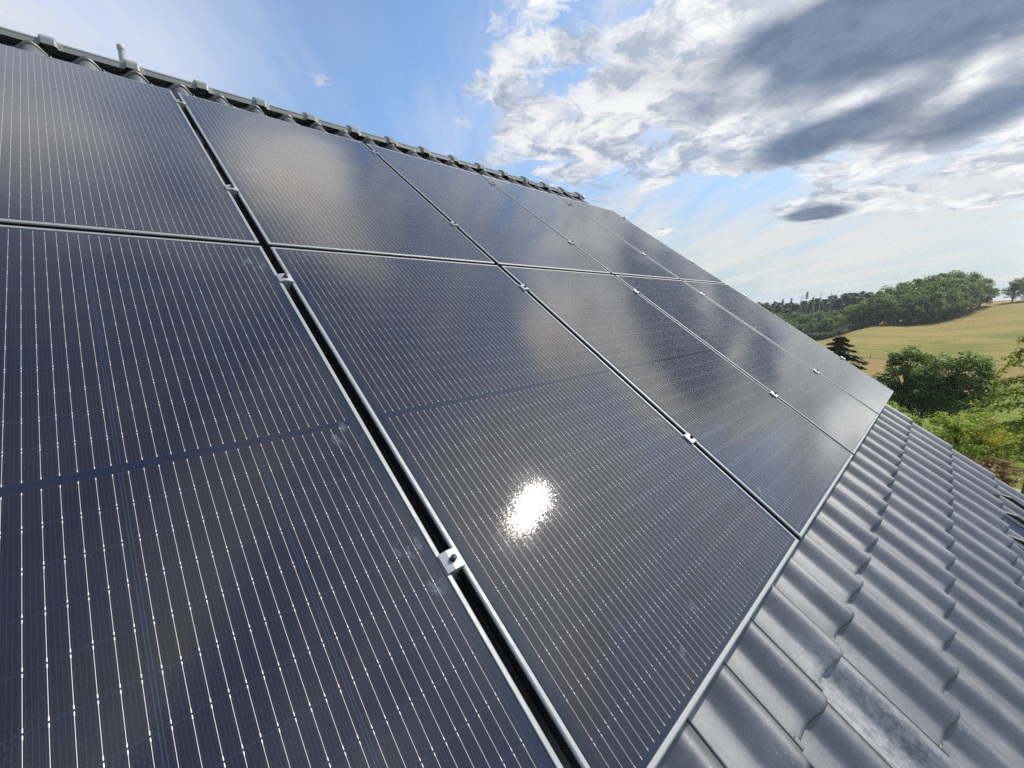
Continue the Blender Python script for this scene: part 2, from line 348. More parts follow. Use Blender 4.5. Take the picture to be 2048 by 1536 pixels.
def ground_material():
    m, g, b = newmat('summer_grass'); geo = g.new('ShaderNodeNewGeometry'); p = geo.outputs['Position']
    x, y, z = g.sep(p)[0:3]
    ddx = g.sub(x, CAM.x); ddy = g.sub(y, CAM.y)
    dist = g.m('SQRT', g.add(g.mul(ddx, ddx), g.mul(ddy, ddy))); azi = g.mul(g.m('ARCTAN2', ddy, ddx), 57.2958)
    dn = g.add(dist, g.mul(g.sub(g.noise(p, .05, 3, .5), .5), 10))
    n1 = g.noise(p, .035, 6, .6); n2 = g.noise(g.v('MULTIPLY', p, (1.0, .22, 1)), .16, 7, .65, .6); n3 = g.noise(p, 1.6, 5, .7)
    straw = g.mix(n3, (.25, .185, .055), (.36, .275, .09)); grn = g.mix(n3, (.085, .12, .018), (.17, .21, .035))
    olive = g.mix(n3, (.185, .17, .04), (.28, .245, .07))
    c = g.mix(g.ss(n2, .44, .70), straw, olive)
    c = g.mix(g.mul(g.ss(g.add(g.mul(n1, .6), g.mul(n2, .4)), .50, .66), .75), c, grn)
    dry = g.mul(g.ss(dn, 92, 97), g.ss(dn, 131, 133, 1, 0))     # mown, drier strip between the two fences
    c = g.mix(g.mul(dry, .8), c, g.mix(n2, (.22, .145, .05), (.33, .23, .085)))
    for fd in (133.2, 95.5): c = g.mix(g.mul(g.ss(g.m('ABSOLUTE', g.sub(dist, fd)), .5, 1.5, 1, 0), .75), c, (.10, .10, .03))
    lawn = g.ss(g.sub(dn, g.mul(g.m('MAXIMUM', g.sub(-1.5, azi), 0), 6)), 90, 95, 1, 0)
    c = g.mix(lawn, c, g.mix(g.ss(n2, .35, .7), (.11, .16, .022), (.23, .235, .05)))
    track = g.mul(g.ss(g.m('ABSOLUTE', g.sub(dist, 34.6)), .25, .55, 1, 0), g.ss(n3, .3, .5)); c = g.mix(g.mul(track, .85), c, (.46, .42, .34))
    g.l.new(c, b.inputs['Base Color']); b.inputs['Roughness'].default_value = .95; b.inputs['Specular IOR Level'].default_value = .1
    bp = g.new('ShaderNodeBump'); bp.inputs['Strength'].default_value = .9; bp.inputs['Distance'].default_value = .6
    g.l.new(g.add(g.mul(g.noise(p, 1.1, 6, .75), .5), g.mul(n2, 1.2)), bp.inputs['Height']); g.l.new(bp.outputs[0], b.inputs['Normal'])
    return m
nA, nD = len(AZD), len(DD)
X = CAM.x+np.cos(np.radians(AZD))[:, None]*DD[None]; Y = CAM.y+np.sin(np.radians(AZD))[:, None]*DD[None]
Z = CAM.z+HG+hnoise(X, Y)*np.minimum(1, DD/60)[None]
Z[:, 0] = Z[:, 0].mean(); Z[-1] = Z[0]
mb = MB(); mb.v = [tuple(q) for q in np.stack([X, Y, Z], -1).reshape(-1, 3)]
mb.f = [(i*nD+j, i*nD+j+1, (i+1)*nD+j+1, (i+1)*nD+j) for i in range(nA-1) for j in range(nD-1)]; mb.sm = [True]*len(mb.f)
ground = link('ground', mb.mesh('ground', ground_material())); tag(ground, 'dry summer meadow and hill sloping away below the house', kind='structure')

# ------------------------------------------------------------------ house
ROT = (PITCH, 0, 0)
RY, RZ, RX1, RX0 = 4.15, -.172, 4.475, -3.2     # roof apex line and verges in roof coordinates
YE = -3.35                                      # eaves
apex = rw(0, RY, RZ); eave = rw(0, YE, RZ-.06)
house = thing('house', 'house with a dark grey tiled pitched roof carrying the solar panels', 'house', (0, 0, 0))
mb = MB()
y0, y1 = eave.y+.45, 2*apex.y-eave.y-.45; zb = -7.6
def gable(x):
    zt = lambda yy: apex.z-.16-abs(yy-apex.y)*SP/CP
    return [(x, y0, zb), (x, y1, zb), (x, y1, zt(y1)), (x, apex.y, zt(apex.y)), (x, y0, zt(y0))]
a, b_ = gable(RX0+.25), gable(RX1-.22)
mb.add(a+b_, [(0, 1, 2, 3, 4), (9, 8, 7, 6, 5), (0, 5, 6, 1), (1, 6, 7, 2), (4, 9, 5, 0), (2, 7, 8, 3), (3, 8, 9, 4)])
part('wall', mb, M_WALL, house)
# tiled slope: one mesh, each tile an island of it
TP, TG, TX0 = .2146, .3065, .7415-.155         # tile width, gauge, left edge of a tile
def tprof(s):
    """height of a tile across its width: low pan, then a high roll on the right"""
    if s < .05: return .006*math.sin(math.pi*s/.05)             # interlocking rib
    if s < .40: return -.0035*math.sin(math.pi*(s-.05)/.35)
    q = (s-.40)/.60; return .040*math.sin(math.pi*min(1, q*.94))**1.35
SS = [0, .012, .025, .04, .05, .06, .14, .23, .32, .38, .42, .46, .50, .55, .60, .65, .70, .75, .80, .85, .90, .95, 1.0]
def tiles(mb, flip=False, x0=RX0, x1=RX1-.02):
    k0 = math.ceil((x0-TX0)/TP); k1 = math.floor((x1-TX0)/TP); r_ = random.Random(3)
    j = -1; joints = []
    yj = -.256
    while yj-TG > YE: yj -= TG
    while yj < RY-.02: joints.append(yj); yj += TG
    for yj in joints:
        ytop = min(yj+TG+.035, RY)
        for k in range(k0, k1):
            xl = TX0+k*TP; dzj = r_.uniform(-.002, .002); dyj = r_.uniform(-.004, .004); tw = r_.uniform(-.004, .004)
            vs = []; n = len(SS)
            for row in range(7):
                for s in SS:
                    h = tprof(s)*(1.25 if yj > 3.4 else 1); x = xl+.0018+s*(TP-.0034); roll = h/.040 if s > .4 else 0
                    tail = .016
                    ynose = yj+dyj - .006*roll
                    f = (0, 0, .006, .016, .10, .5, 1)[row]
                    y = ynose + (0 if row < 2 else (f*(ytop-ynose) if row > 3 else (0 if row == 2 else .010))) + (.004 if row == 1 else 0)
                    frac = (y-yj)/TG
                    z = RZ + h + tail*(1-frac) + dzj + tw*(s-.5)
                    if yj > 3.4: z += .025
                    if row == 0: z -= .020
                    if row == 1: z -= .0055; y = ynose-.0005
                    if row == 2: y = ynose+.0035; z -= .0012
                    if row == 3: y = ynose+.012
                    vs.append((x, y, z))
            fs = [(r*n+i, r*n+i+1, (r+1)*n+i+1, (r+1)*n+i) for r in range(6) for i in range(n-1)]
            mb.add(vs, fs, True)
            # little cut of the water lock at the tile corner
            if not flip: mb.box(xl-.004, xl+.012, yj-.003, yj+.02, RZ+.001, RZ+tprof(.02)+.021, .002)
mb = MB(); tiles(mb)
n_front = len(mb.v)
def to_world(q): return tuple(rw(*q))
mb.v = [to_world(q) for q in mb.v]
roof = part('roof', mb, None, house); roof.data.materials.clear(); roof.data.materials.append(M_TILE)
# bring the mesh back into roof axes so the material follows the slope
roof.data.transform(Matrix.Rotation(-PITCH, 4, 'X')); roof.rotation_euler = ROT; roof.data.update()
mb = MB()
mb.add([(RX0, YE+.05, RZ-.03), (RX1-.1, YE+.05, RZ-.03), (RX1-.1, RY-.02, RZ-.03), (RX0, RY-.02, RZ-.03),
        (RX0, YE+.05, RZ-.05), (RX1-.1, YE+.05, RZ-.05), (RX1-.1, RY-.02, RZ-.05), (RX0, RY-.02, RZ-.05)],
       [(0, 1, 2, 3), (7, 6, 5, 4), (0, 4, 5, 1), (1, 5, 6, 2), (2, 6, 7, 3), (3, 7, 4, 0)])
part('roof_boarding', mb, M_BLACK, roof)
mb = MB()
mb.box(RX1-.075, RX1-.045, YE, RY-.03, RZ-.20, RZ-.012, .003)
part('bargeboard', mb, M_WOOD, roof)
# the slope behind the ridge
mb = MB(); back_n = 40
bx = np.linspace(RX0, RX1-.02, 36*8+1)
vs = []; 
for r in range(2):
    for x in bx:
        s = ((x-TX0)/TP) % 1.0; p = Vector((x, RY, RZ+tprof(s))) if r == 0 else Vector((x, YE, RZ+tprof(s)))
        w_ = rw(*p); vs.append((w_.x, 2*apex.y-w_.y+.004, w_.z))
mb.add(vs, [(i+1, i, len(bx)+i, len(bx)+i+1) for i in range(len(bx)-1)], True)
rb = part('rear_slope', mb, M_TILE, roof); rb.data.transform(Matrix.Rotation(-PITCH, 4, 'X'))
# ridge caps: faceted half pipes, each with a collar over the next
def ridge_cap_mesh():
    mb = MB(); L = .348
    sec = [(-.106, -.048), (-.100, -.018), (-.076, .000), (-.042, .014), (.042, .014), (.076, .000), (.100, -.018), (.106, -.048)]
    def ring(x, sc, lift, lo=0): return [(x, y*sc, z*sc+lift+lo) for y, z in sec]
    st = [(0, 1.0, 0), (.004, 1.02, 0), (L-.088, 1.02, 0), (L-.084, 1.05, 0), (L-.080, 1.14, .012), (L-.074, 1.17, .016), (L-.022, 1.17, .016), (L-.014, 1.14, .012), (L-.010, 1.08, 0), (L+.012, 1.04, 0)]
    vs = []
    for x, s_, l in st: vs += ring(x, s_, l)
    n = len(sec)
    fs = [(i*n+j, (i+1)*n+j, (i+1)*n+j+1, i*n+j+1) for i in range(len(st)-1) for j in range(n-1)]
    mb.add(vs, fs)
    mb.add(ring(0, 1.0, 0)+[(0, y*.86, z*.82-.010) for y, z in sec], [(j, j+1, n+j+1, n+j) for j in range(n-1)])
    # the raised line along the flank
    for sg in (-1, 1):
        mb.box(0, L-.085, sg*.0985-.005, sg*.0985+.005, -.022, -.013, .002)
    return mb.mesh('ridge_tile', M_RIDGE)
rc = ridge_cap_mesh()
Rp = Matrix.Rotation(-PITCH, 4, 'X')
NR = 20; RB = Vector((0, rw(0, RY, -.165).y, rw(0, RY, -.165).z))
for k in range(NR):
    xk = 4.44-.348*(k+1)
    o = link('ridge_tile', rc, roof)
    pw = RB+Vector((xk, 0, .064)); o.matrix_local = Rp @ Matrix.Translation(pw) @ Matrix.Rotation(random.uniform(-.006, .006), 4, 'Z')
mb = MB()                                        # round end cap
vs = [(0, .145*math.cos(math.pi*i/12), .075*math.sin(math.pi*i/12)-.045) for i in range(13)]
vs2 = [(.022, .12*math.cos(math.pi*i/12), .058*math.sin(math.pi*i/12)-.043) for i in range(13)]
mb.add([(-.03, y, z) for _, y, z in vs]+vs+vs2, [(i, 13+i, 14+i, i+1) for i in range(12)]+[(13+i, 26+i, 27+i, 14+i) for i in range(12)]+[tuple(range(26, 39))])
ec = part('ridge_end_cap', mb, M_RIDGE, roof); ec.matrix_local = Rp @ Matrix.Translation((4.452, RB.y, RB.z+.055))
mb = MB(); pp = rw(-.27, 4.15, -.13)
mb.tube([(0, 0, -.35), (0, 0, .10)], .018, 20); mb.tube([(0, 0, .088), (0, 0, .094), (0, 0, .118), (0, 0, .120)], [.018, .021, .021, .019], 20)
vp = part('vent_pipe', mb, M_PIPE, roof); vp.matrix_local = Rp @ Matrix.Translation((-.15, apex.y+.16, apex.z+.14))

# ------------------------------------------------------------------ mounting rails
def make_rail(y):
    t = thing('mounting_rail', '', 'rail', rw(-2.25, y, -.032), ROT, 'mounting rails under the solar panels')
    L = 4.36+2.25
    mb = MB(); mb.box(0, L, -.019, -.006, -.040, 0, .001); mb.box(0, L, .006, .019, -.040, 0, .001); mb.box(0.001, L-.001, -.006, .006, -.040, -.012)
    part('rail_profile', mb, M_ALU, t)
    for k in range(6):
        mb = MB(); x = .35+k*1.17
        mb.box(x-.015, x+.015, -.10, -.0205, -.075, -.069); mb.box(x-.015, x+.015, -.026, -.020, -.069, -.005); mb.box(x-.015, x+.015, -.105, -.099, -.16, -.069)
        part('roof_hook', mb, M_STEEL, t)
    return t
RAILY = [.457, 1.50, 2.18, 3.26]
for y, lab in zip(RAILY, ('aluminium rail under the lower half of the lower panel row', 'aluminium rail under the upper half of the lower panel row',
                          'aluminium rail under the lower half of the upper panel row', 'aluminium rail just below the ridge under the upper panel row')):
    t = make_rail(y); t['label'] = lab

# ------------------------------------------------------------------ solar panels
def frame_mesh():
    mb = MB(); prof_ = [(.0, -.030), (0, -.0045), (.0012, -.0015), (.0038, 0), (.0100, 0), (.0113, -.0008), (.0116, -.004)]
    vs = []
    for i, z in prof_: vs += [(i, i, z), (PW-i, i, z), (PW-i, PH-i, z), (i, PH-i, z)]
    fs = [(4*k+j, 4*k+(j+1) % 4, 4*k+4+(j+1) % 4, 4*k+4+j) for k in range(len(prof_)-1) for j in range(4)]
    mb.add(vs, fs); global FR_N; FR_N = 4
    i = .022; mb.add([(0, 0, -.030), (PW, 0, -.030), (PW, PH, -.030), (0, PH, -.030), (i, i, -.030), (PW-i, i, -.030), (PW-i, PH-i, -.030), (i, PH-i, -.030)],
           [(j, 4+j, 4+(j+1) % 4, (j+1) % 4) for j in range(4)])
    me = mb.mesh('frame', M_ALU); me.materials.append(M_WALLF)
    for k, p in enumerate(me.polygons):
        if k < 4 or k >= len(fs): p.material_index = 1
    return me
def glass_mesh():
    mb = MB(); i = .0132
    mb.add([(i, i, -.0012), (PW-i, i, -.0012), (PW-i, PH-i, -.0012), (i, PH-i, -.0012)], [(0, 1, 2, 3)])
    return mb.mesh('cell_glass', M_PANEL)
def seal_mesh():
    mb = MB(); a_, b2 = .0114, .0136
    R_ = lambda i, z: [(i, i, z), (PW-i, i, z), (PW-i, PH-i, z), (i, PH-i, z)]
    mb.add(R_(a_, -.0030)+R_(b2, -.0030), [(j, (j+1) % 4, 4+(j+1) % 4, 4+j) for j in range(4)])
    return mb.mesh('seal', M_BLACK)
def back_mesh():
    mb = MB(); mb.box(.012, PW-.012, .012, PH-.012, -.0075, -.0055); return mb.mesh('backsheet', M_BACK)
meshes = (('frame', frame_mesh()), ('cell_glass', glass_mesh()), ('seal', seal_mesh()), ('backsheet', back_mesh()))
PLAB = {
 (0, 0): 'nearest lower-row solar panel with wide-spaced bright wires, cut by the left and bottom picture edges',
 (0, 1): 'leftmost upper-row solar panel, directly below the ridge piece with the vent pipe',
 (1, 0): 'solar panel with the dazzling white sun glint on its dark glass',
 (1, 1): 'upper-row solar panel directly above the panel that carries the sun glint',
 (2, 0): 'lower-row solar panel immediately right of the one with the sun glint',
 (2, 1): 'middle solar panel of the upper row, two panels from the leftmost',
 (3, 0): 'pale reflecting lower-row solar panel, next to last before the roof end',
 (3, 1): 'upper-row solar panel next to last before the roof end, under the end of the ridge',
 (4, 0): 'farthest lower-row solar panel, pale and ending against trees and field',
 (4, 1): 'farthest upper-row solar panel, its outer edge standing against the sky'}
proto = thing('solar_panel', '', 'solar panel', (0, 0, 0), ROT, 'solar panels in two rows on the roof')
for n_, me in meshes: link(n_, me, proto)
first = True
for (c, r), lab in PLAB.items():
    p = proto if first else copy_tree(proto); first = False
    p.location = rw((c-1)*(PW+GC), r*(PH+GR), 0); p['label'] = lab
# ------------------------------------------------------------------ clamps
def clamp_proto(end=False):
    t = thing('panel_clamp', '', 'clamp', (0, 0, 0), ROT, 'silver clamps holding the panel edges'); mb = MB(); L = .0205
    sec = [(-.0225, .0012), (-.0225, .0046), (-.0060, .0090), (.0035, .0084), (.0200, .0042), (.0205, .0012), (.0118, .0010), (.0105, -.0260), (-.0105, -.0260), (-.0118, .0010)]
    if end: sec = [(-.0225, .0012), (-.0225, .0046), (-.0060, .0085), (.0080, .0085), (.0100, .0060), (.0105, -.0300), (-.0105, -.0300), (-.0118, .0010)]
    n = len(sec); vs = [(x, -L, z) for x, z in sec]+[(x, L, z) for x, z in sec]
    mb.add(vs, [(j, n+j, n+(j+1) % n, (j+1) % n) for j in range(n)]+[tuple(range(n)), tuple(range(2*n-1, n-1, -1))])
    part('clamp_body', mb, M_CLAMP, t)
    mb = MB(); mb.tube([(0, 0, .0075), (0, 0, .0096)], .0078, 20)
    mb.tube([(0, 0, .0096), (0, 0, .0150), (0, 0, .0162), (0, 0, .0162), (0, 0, .0125)], [.0062, .0062, .0056, .0034, .0032], 16, cap=False)
    bolt = part('bolt', mb, M_STEEL, t)
    mb = MB(); mb.tube([(0, 0, .0115), (0, 0, .0128)], .0034, 6); part('hex_socket', mb, M_BLACK, bolt)
    return t
cp = clamp_proto(); ce = clamp_proto(True)
seam = ['nearest, widest panel gap', 'gap right of the sun glint panel', 'third panel gap from the left', 'farthest gap between two panels']
rowt = ['lowest clamp in the {}', 'clamp below the row seam in the {}', 'clamp above the row seam in the {}', 'topmost clamp in the {}']
used = False
JIT = {(0, 0): .000, (0, 1): .004, (1, 1): -.003}
for s_ in range(4):
    for r_i, y in enumerate(RAILY):
        o = cp if not used else copy_tree(cp); used = True
        o.location = rw(s_*(PW+GC)-GC/2, y+JIT.get((s_, r_i), random.uniform(-.006, .006)), 0); o['label'] = 'silver '+rowt[r_i].format(seam[s_])
used = False
for r_i, (y, l2) in enumerate(zip(RAILY, ('end clamp on the farthest lower panel edge, against the spruce', 'end clamp on the farthest lower panel edge, just below the row seam',
                                          'end clamp low on the farthest upper panel edge, against pale sky', 'topmost end clamp on the farthest upper panel edge'))):
    o = ce if not used else copy_tree(ce); used = True
    o.location = rw(3*(PW+GC)+PW+.0118, y, 0); o['label'] = 'small silver '+l2
# snow stops: bent black bars hooked under the tiles
t0 = None
for k, (x, lab) in enumerate(((3.905, 'black snow stop nearest the roof end, low on the tiles at the right picture edge'), (3.545, 'middle one of three black snow stops on the tiles at the right edge'), (3.135, 'nearest black snow stop on the tiles, only its tip inside the right edge'))):
    if t0 is None:
        mb = MB(); w2, th_ = .015, .005
        ln = [(.01, .0), (-.05, .026), (-.22, .026), (-.262, .010), (-.25, .0), (-.20, .006), (-.06, .006)]
        vs = [(-w2, y, z) for y, z in ln]+[(w2, y, z) for y, z in ln]; n = len(ln)
        mb.add(vs, [(0, 1, 6), (1, 2, 5, 6), (2, 3, 4, 5), (n+6, n+1, n), (n+6, n+5, n+2, n+1), (n+5, n+4, n+3, n+2)]+[((j+1) % n, j, n+j, n+(j+1) % n) for j in range(n)])
        t0 = link('snow_stop', mb.mesh('snow_stop', M_BLACK)); o = t0; o.rotation_euler = ROT
    else: o = t0.copy(); COL.objects.link(o)
    o.location = rw(x, -.86, -.122); tag(o, lab, 'snow stop', 'black snow stops on the roof tiles')

# ------------------------------------------------------------------ foliage
def leafmat(name, c0, c1, trans=.5, hue=None):
    m, g, b = newmat(name); nt = m.node_tree; geo = g.new('ShaderNodeNewGeometry'); oi = g.new('ShaderNodeObjectInfo'); t = g.new('ShaderNodeTexCoord')
    r = geo.outputs['Random Per Island']; n = g.noise(t.outputs['Object'], .35, 3, .5)
    f = g.ss(g.add(g.mul(r, .5), g.mul(n, .8)), .35, .95)
    c = g.mix(f, c0, c1)
    c = g.mix(g.mul(oi.outputs['Random'], .5), c, hue or tuple(q*.6 for q in c0))
    g.l.new(c, b.inputs['Base Color']); b.inputs['Roughness'].default_value = .55; b.inputs['Specular IOR Level'].default_value = .3
    tr = g.new('ShaderNodeBsdfTranslucent'); g.l.new(g.mix(1.0, c, (1.25, 1.35, .45), 'MULTIPLY'), tr.inputs[0])
    mx = g.new('ShaderNodeMixShader'); mx.inputs[0].default_value = trans
    g.l.new(b.outputs[0], mx.inputs[1]); g.l.new(tr.outputs[0], mx.inputs[2]); g.l.new(mx.outputs[0], nt.nodes['Material Output'].inputs[0])
    return m
L_FOREST = leafmat('forest_leaf', (.075, .135, .032), (.18, .26, .065), .45, (.16, .19, .06))
L_CONIFER = leafmat('conifer_needles', (.055, .105, .045), (.12, .18, .075), .35, (.12, .15, .075))
L_SPRUCE = leafmat('spruce_needles', (.025, .050, .016), (.085, .115, .03), .25)
L_MAPLE = leafmat('maple_leaf', (.070, .14, .026), (.19, .29, .055), .45)
L_YELLOW = leafmat('yellow_green_leaf', (.24, .26, .02), (.46, .40, .03), .5, (.3, .34, .05))
L_LIME = leafmat('light_green_leaf', (.19, .27, .045), (.40, .46, .09), .5, (.3, .33, .07))
L_LARCH = leafmat('larch_needles', (.17, .21, .05), (.36, .38, .12), .5)
L_SCRUB = leafmat('scrub_leaf', (.07, .10, .035), (.16, .19, .08), .35)
L_RUST = leafmat('rusty_shrub_leaf', (.24, .14, .08), (.42, .27, .15), .35)
BARK = simple('bark', (.075, .052, .038), .9, 0, .4, 6, .6, 14); BARK_PALE = simple('pale_dead_bark', (.30, .27, .24), .9, 0, .3, 4)
BARK_LARCH = simple('reddish_bark', (.085, .050, .038), .9, 0, .45, 5, .7, 10)
def unit(n, r=None):
    v = (r or rng).normal(size=(n, 3)); return v/np.linalg.norm(v, axis=1, keepdims=True)
def leaves(name, centres, radii, per, size, mat, flat=.5, squash=.75):
    """leaf-sized quads spread over and inside many uneven clumps"""
    C = []; 
    for c, r in zip(centres, radii):
        u = unit(per); rad = r*(.45+.6*rng.random(per)**.6)
        u[:, 2] *= squash; C.append(np.asarray(c)+u*rad[:, None])
    C = np.concatenate(C); n = len(C)
    A = unit(n); A[:, 2] *= flat; B = unit(n); B[:, 2] *= flat
    B -= A*(A*B).sum(1, keepdims=True)/(A*A).sum(1, keepdims=True)
    sz = size*(.6+.8*rng.random(n))[:, None]
    return quads(name, C, A*sz, B*sz*.7, mat)
def broadleaf(h, rx, crown0, nclump, per, size, mat, bark, lobes=None, trunk_r=None, lean=0, top=None):
    """trunk mesh and crown mesh for a broadleaved tree of height h"""
    cz, rz = (h+crown0)/2, (h-crown0)/2; cs, rs = [], []
    while len(cs) < nclump:
        u = unit(1)[0]; q = rng.random()**.45
        if lobes:
            lx, ly, lz, lr = lobes[rng.integers(len(lobes))]
            p = np.array([lx, ly, lz])+u*q*np.array([lr, lr, lr*.85])
        else:
            taper = 1.0 if u[2] < 0 else 1-.25*u[2]
            p = np.array([u[0]*rx*q*taper, u[1]*rx*q*taper, cz+u[2]*rz*q])
        cs.append(p); rs.append((.16+.14*rng.random())*rx*(1.0 if not lobes else .85))
    crown = leaves('crown', cs, rs, per, size, mat)
    mb = MB(); tr = trunk_r or h*.022
    pts = [(0, 0, -.4), (lean*.1, 0, crown0*.5), (lean*.3, 0, crown0), (lean*.6, .05, cz), (lean, .1, h*.88)]
    mb.tube(pts, [tr*1.25, tr, tr*.85, tr*.5, tr*.12], 8)
    order = rng.permutation(len(cs))[:min(len(cs), 26)]
    for i in order:
        c = cs[i]; s0 = Vector((lean*.3, 0, crown0*(.8+.4*rng.random())+max(0, (c[2]-crown0))*.35)); e = Vector(c)
        mid_ = s0.lerp(e, .55)+Vector((0, 0, -.06*h*rng.random()))
        mb.tube([s0, mid_, e], [tr*.42, tr*.22, tr*.05], 5, cap=False)
    return mb.mesh('trunk', bark), crown
def conifer(h, r, mat, bark, n=1600, bare=.12, size=.5, droop=.25, gap=.0):
    C, A, B = [], [], []; mb = MB(); mb.tube([(0, 0, -.4), (0, 0, h*.5), (0, 0, h)], [h*.017, h*.010, .02], 7)
    whorls = int(h*1.7)
    for w_ in range(whorls):
        f = bare+(1-bare)*(w_+.5*rng.random())/whorls; z = h*f; rr = r*(1-f)**.8*(.72+.5*rng.random())+.12
        if rng.random() < gap: continue
        nb = int(5+3*rng.random()); a0 = rng.random()*6.28
        for k in range(nb):
            a = a0+6.283*k/nb+rng.normal()*.2; L = rr*(.75+.4*rng.random()); d = np.array([math.cos(a), math.sin(a), 0.]); s = np.array([-d[1], d[0], 0.])
            nn = max(3, int(n/(whorls*nb))); tt = (np.arange(nn)+.6)/nn
            mb.tube([(0, 0, z), tuple(d*L*.5+np.array([0, 0, z-droop*L*.25])), tuple(d*L+np.array([0, 0, z-droop*L*.6]))], [.04, .025, .01], 3, cap=False)
            c = d[None]*(L*tt)[:, None]; c[:, 2] += z-droop*L*tt**1.4*.8+.05*L; c += rng.normal(size=c.shape)*np.array([.10, .10, .06])*L*.6
            C.append(c); q = size*(.5+.7*rng.random(nn))[:, None]*(1.15-.6*tt)[:, None]
            A.append((d[None]+rng.normal(size=(nn, 3))*.35+np.array([0, 0, -.35]))*q); B.append((s[None]+rng.normal(size=(nn, 3))*.45)*q*.6)
    return mb.mesh('trunk', bark), quads('crown', np.concatenate(C), np.concatenate(A), np.concatenate(B), mat)
def tree(name, meshes_, label, cat, loc, scale=1.0, rz=None, group=None, sx=None):
    t = thing(name, label, cat, loc, (0, 0, random.uniform(0, 6.28) if rz is None else rz), group)
    t.scale = (scale*(sx or 1), scale*(sx or 1), scale)
    link('trunk', meshes_[0], t); link('crown', meshes_[1], t); return t
# --- far woods
CON = [conifer(20, 4.6, L_CONIFER, BARK, 1700, .05, .75, .3) for _ in range(3)]
CONT = conifer(24, 3.4, L_CONIFER, BARK, 800, .30, .5, .35, .25)
BL = [broadleaf(18, 6.2, 1.6, 78, 84, .38, L_FOREST, BARK) for _ in range(4)]
SC_ = [broadleaf(7, 3.3, .8, 26, 40, .42, L_SCRUB, BARK) for _ in range(2)]
def dead_tree(h):
    mb = MB(); mb.tube([(0, 0, -.3), (.1, 0, h*.5), (0, .1, h)], [.22, .15, .03], 6); tw = MB()
    for k in range(44):
        z = h*(.35+.62*k/44); a = k*2.4; L = (1-z/h)*4.2+.5; d = Vector((math.cos(a), math.sin(a), 0))
        tw.tube([(0, 0, z), d*L*.5+Vector((0, 0, z+.1*L)), d*L+Vector((0, 0, z-.25*L))], [.06, .04, .015], 3, cap=False)
    return mb.mesh('trunk', BARK_PALE), tw.mesh('bare_branches', BARK_PALE)
DEAD = [dead_tree(22), dead_tree(20)]
R = random.Random(11)
GW = 'trees of the far wood beyond the meadow'
# (bearing, distance, top elevation angle) -> tree scaled to reach that height
def far_tree(kind, a, d, top, label, name, group=GW, wide=1.0):
    loc = gp(a, d); hh = CAM.z+d*math.tan(math.radians(top))-loc.z
    src, h0 = kind; hh = max(hh, 3.0); s = hh/h0
    return tree(name, src, label, 'tree', loc, s, None, group, wide)
LD = 'broadleaved tree in the rounded dark wood on the hill crest'
# front row and back rows of the rounded wood (bearing 5 .. -3)
front = [(5.0, 222, 1.0), (4.4, 222, .5), (3.7, 226, .35), (3.0, 228, .9), (2.4, 230, .75), (1.8, 234, 1.25), (1.2, 236, 1.1), (.6, 244, 1.5), (.1, 252, 1.3), (-.4, 262, 1.7), (-.9, 275, 1.8), (-1.4, 285, 1.9), (-1.9, 292, 2.0)]
for a, d, tp in front: far_tree((R.choice(BL), 18), a+R.uniform(-.1, .1), d, tp, 'broadleaved tree at the meadow edge of the rounded dark wood', 'forest_tree', wide=1.2)
back_ = [(4.1, 245, 1.7), (3.6, 250, 2.1), (3.0, 250, 2.1), (2.45, 255, 2.45), (1.9, 258, 2.6), (1.35, 262, 2.75), (.8, 266, 2.9), (.25, 270, 3.0), (-.3, 280, 2.95), (-.85, 290, 2.8), (-1.35, 297, 2.55), (-1.75, 300, 2.2)]
for a, d, tp in back_: far_tree((R.choice(BL), 18), a+R.uniform(-.08, .08), d, tp, 'tall tree forming the domed top of the rounded wood against the sky', 'forest_tree', wide=1.15)
for a, d, tp in ((2.7, 238, 1.6), (1.0, 250, 2.1), (.3, 258, 2.3), (1.7, 245, 1.9), (3.4, 236, 1.3), (-.5, 272, 2.3)): far_tree((R.choice(BL), 18), a, d, tp, 'middle-height tree inside the rounded dark wood', 'forest_tree', wide=1.2)
for a, d, tp in ((6.9, 236, -.1), (6.3, 232, .25), (5.7, 228, .55)): far_tree((R.choice(BL), 18), a, d, tp, 'light green tree where the conifer wood meets the rounded wood', 'forest_tree', wide=1.2)
far_tree((BL[0], 18), -3.75, 305, 2.1, 'dark tree alone right of the rounded wood at the right picture edge', 'crest_tree'); far_tree((BL[2], 18), -4.5, 308, 2.4, 'tree on the crest cut by the right picture edge', 'crest_tree')
for a in np.arange(5.3, 20.0, .42):                        # conifer wood, back rows
    for rr in range(3):
        aa = a+R.uniform(-.16, .16); d = 300+rr*22+R.uniform(-8, 8)
        tp = np.interp(aa, [5, 7, 9, 11, 13, 15, 20], [1.0, .8, .35, -.1, -.35, -.35, -.3])+R.uniform(-.3, .3)-.1*(1-rr)
        far_tree((R.choice(CON), 20), aa, d, tp, 'conifer in the dense dark wood left of the rounded trees', 'conifer', wide=1.7)
for a, tp in ((12.6, .45), (13.4, .35), (14.2, .15), (14.9, -.05), (11.2, 1.15), (10.6, .55)):
    far_tree((CONT, 24), a, 282, tp, 'tall ragged conifer standing above the far wood', 'tall_conifer', 'tall conifers above the far wood')
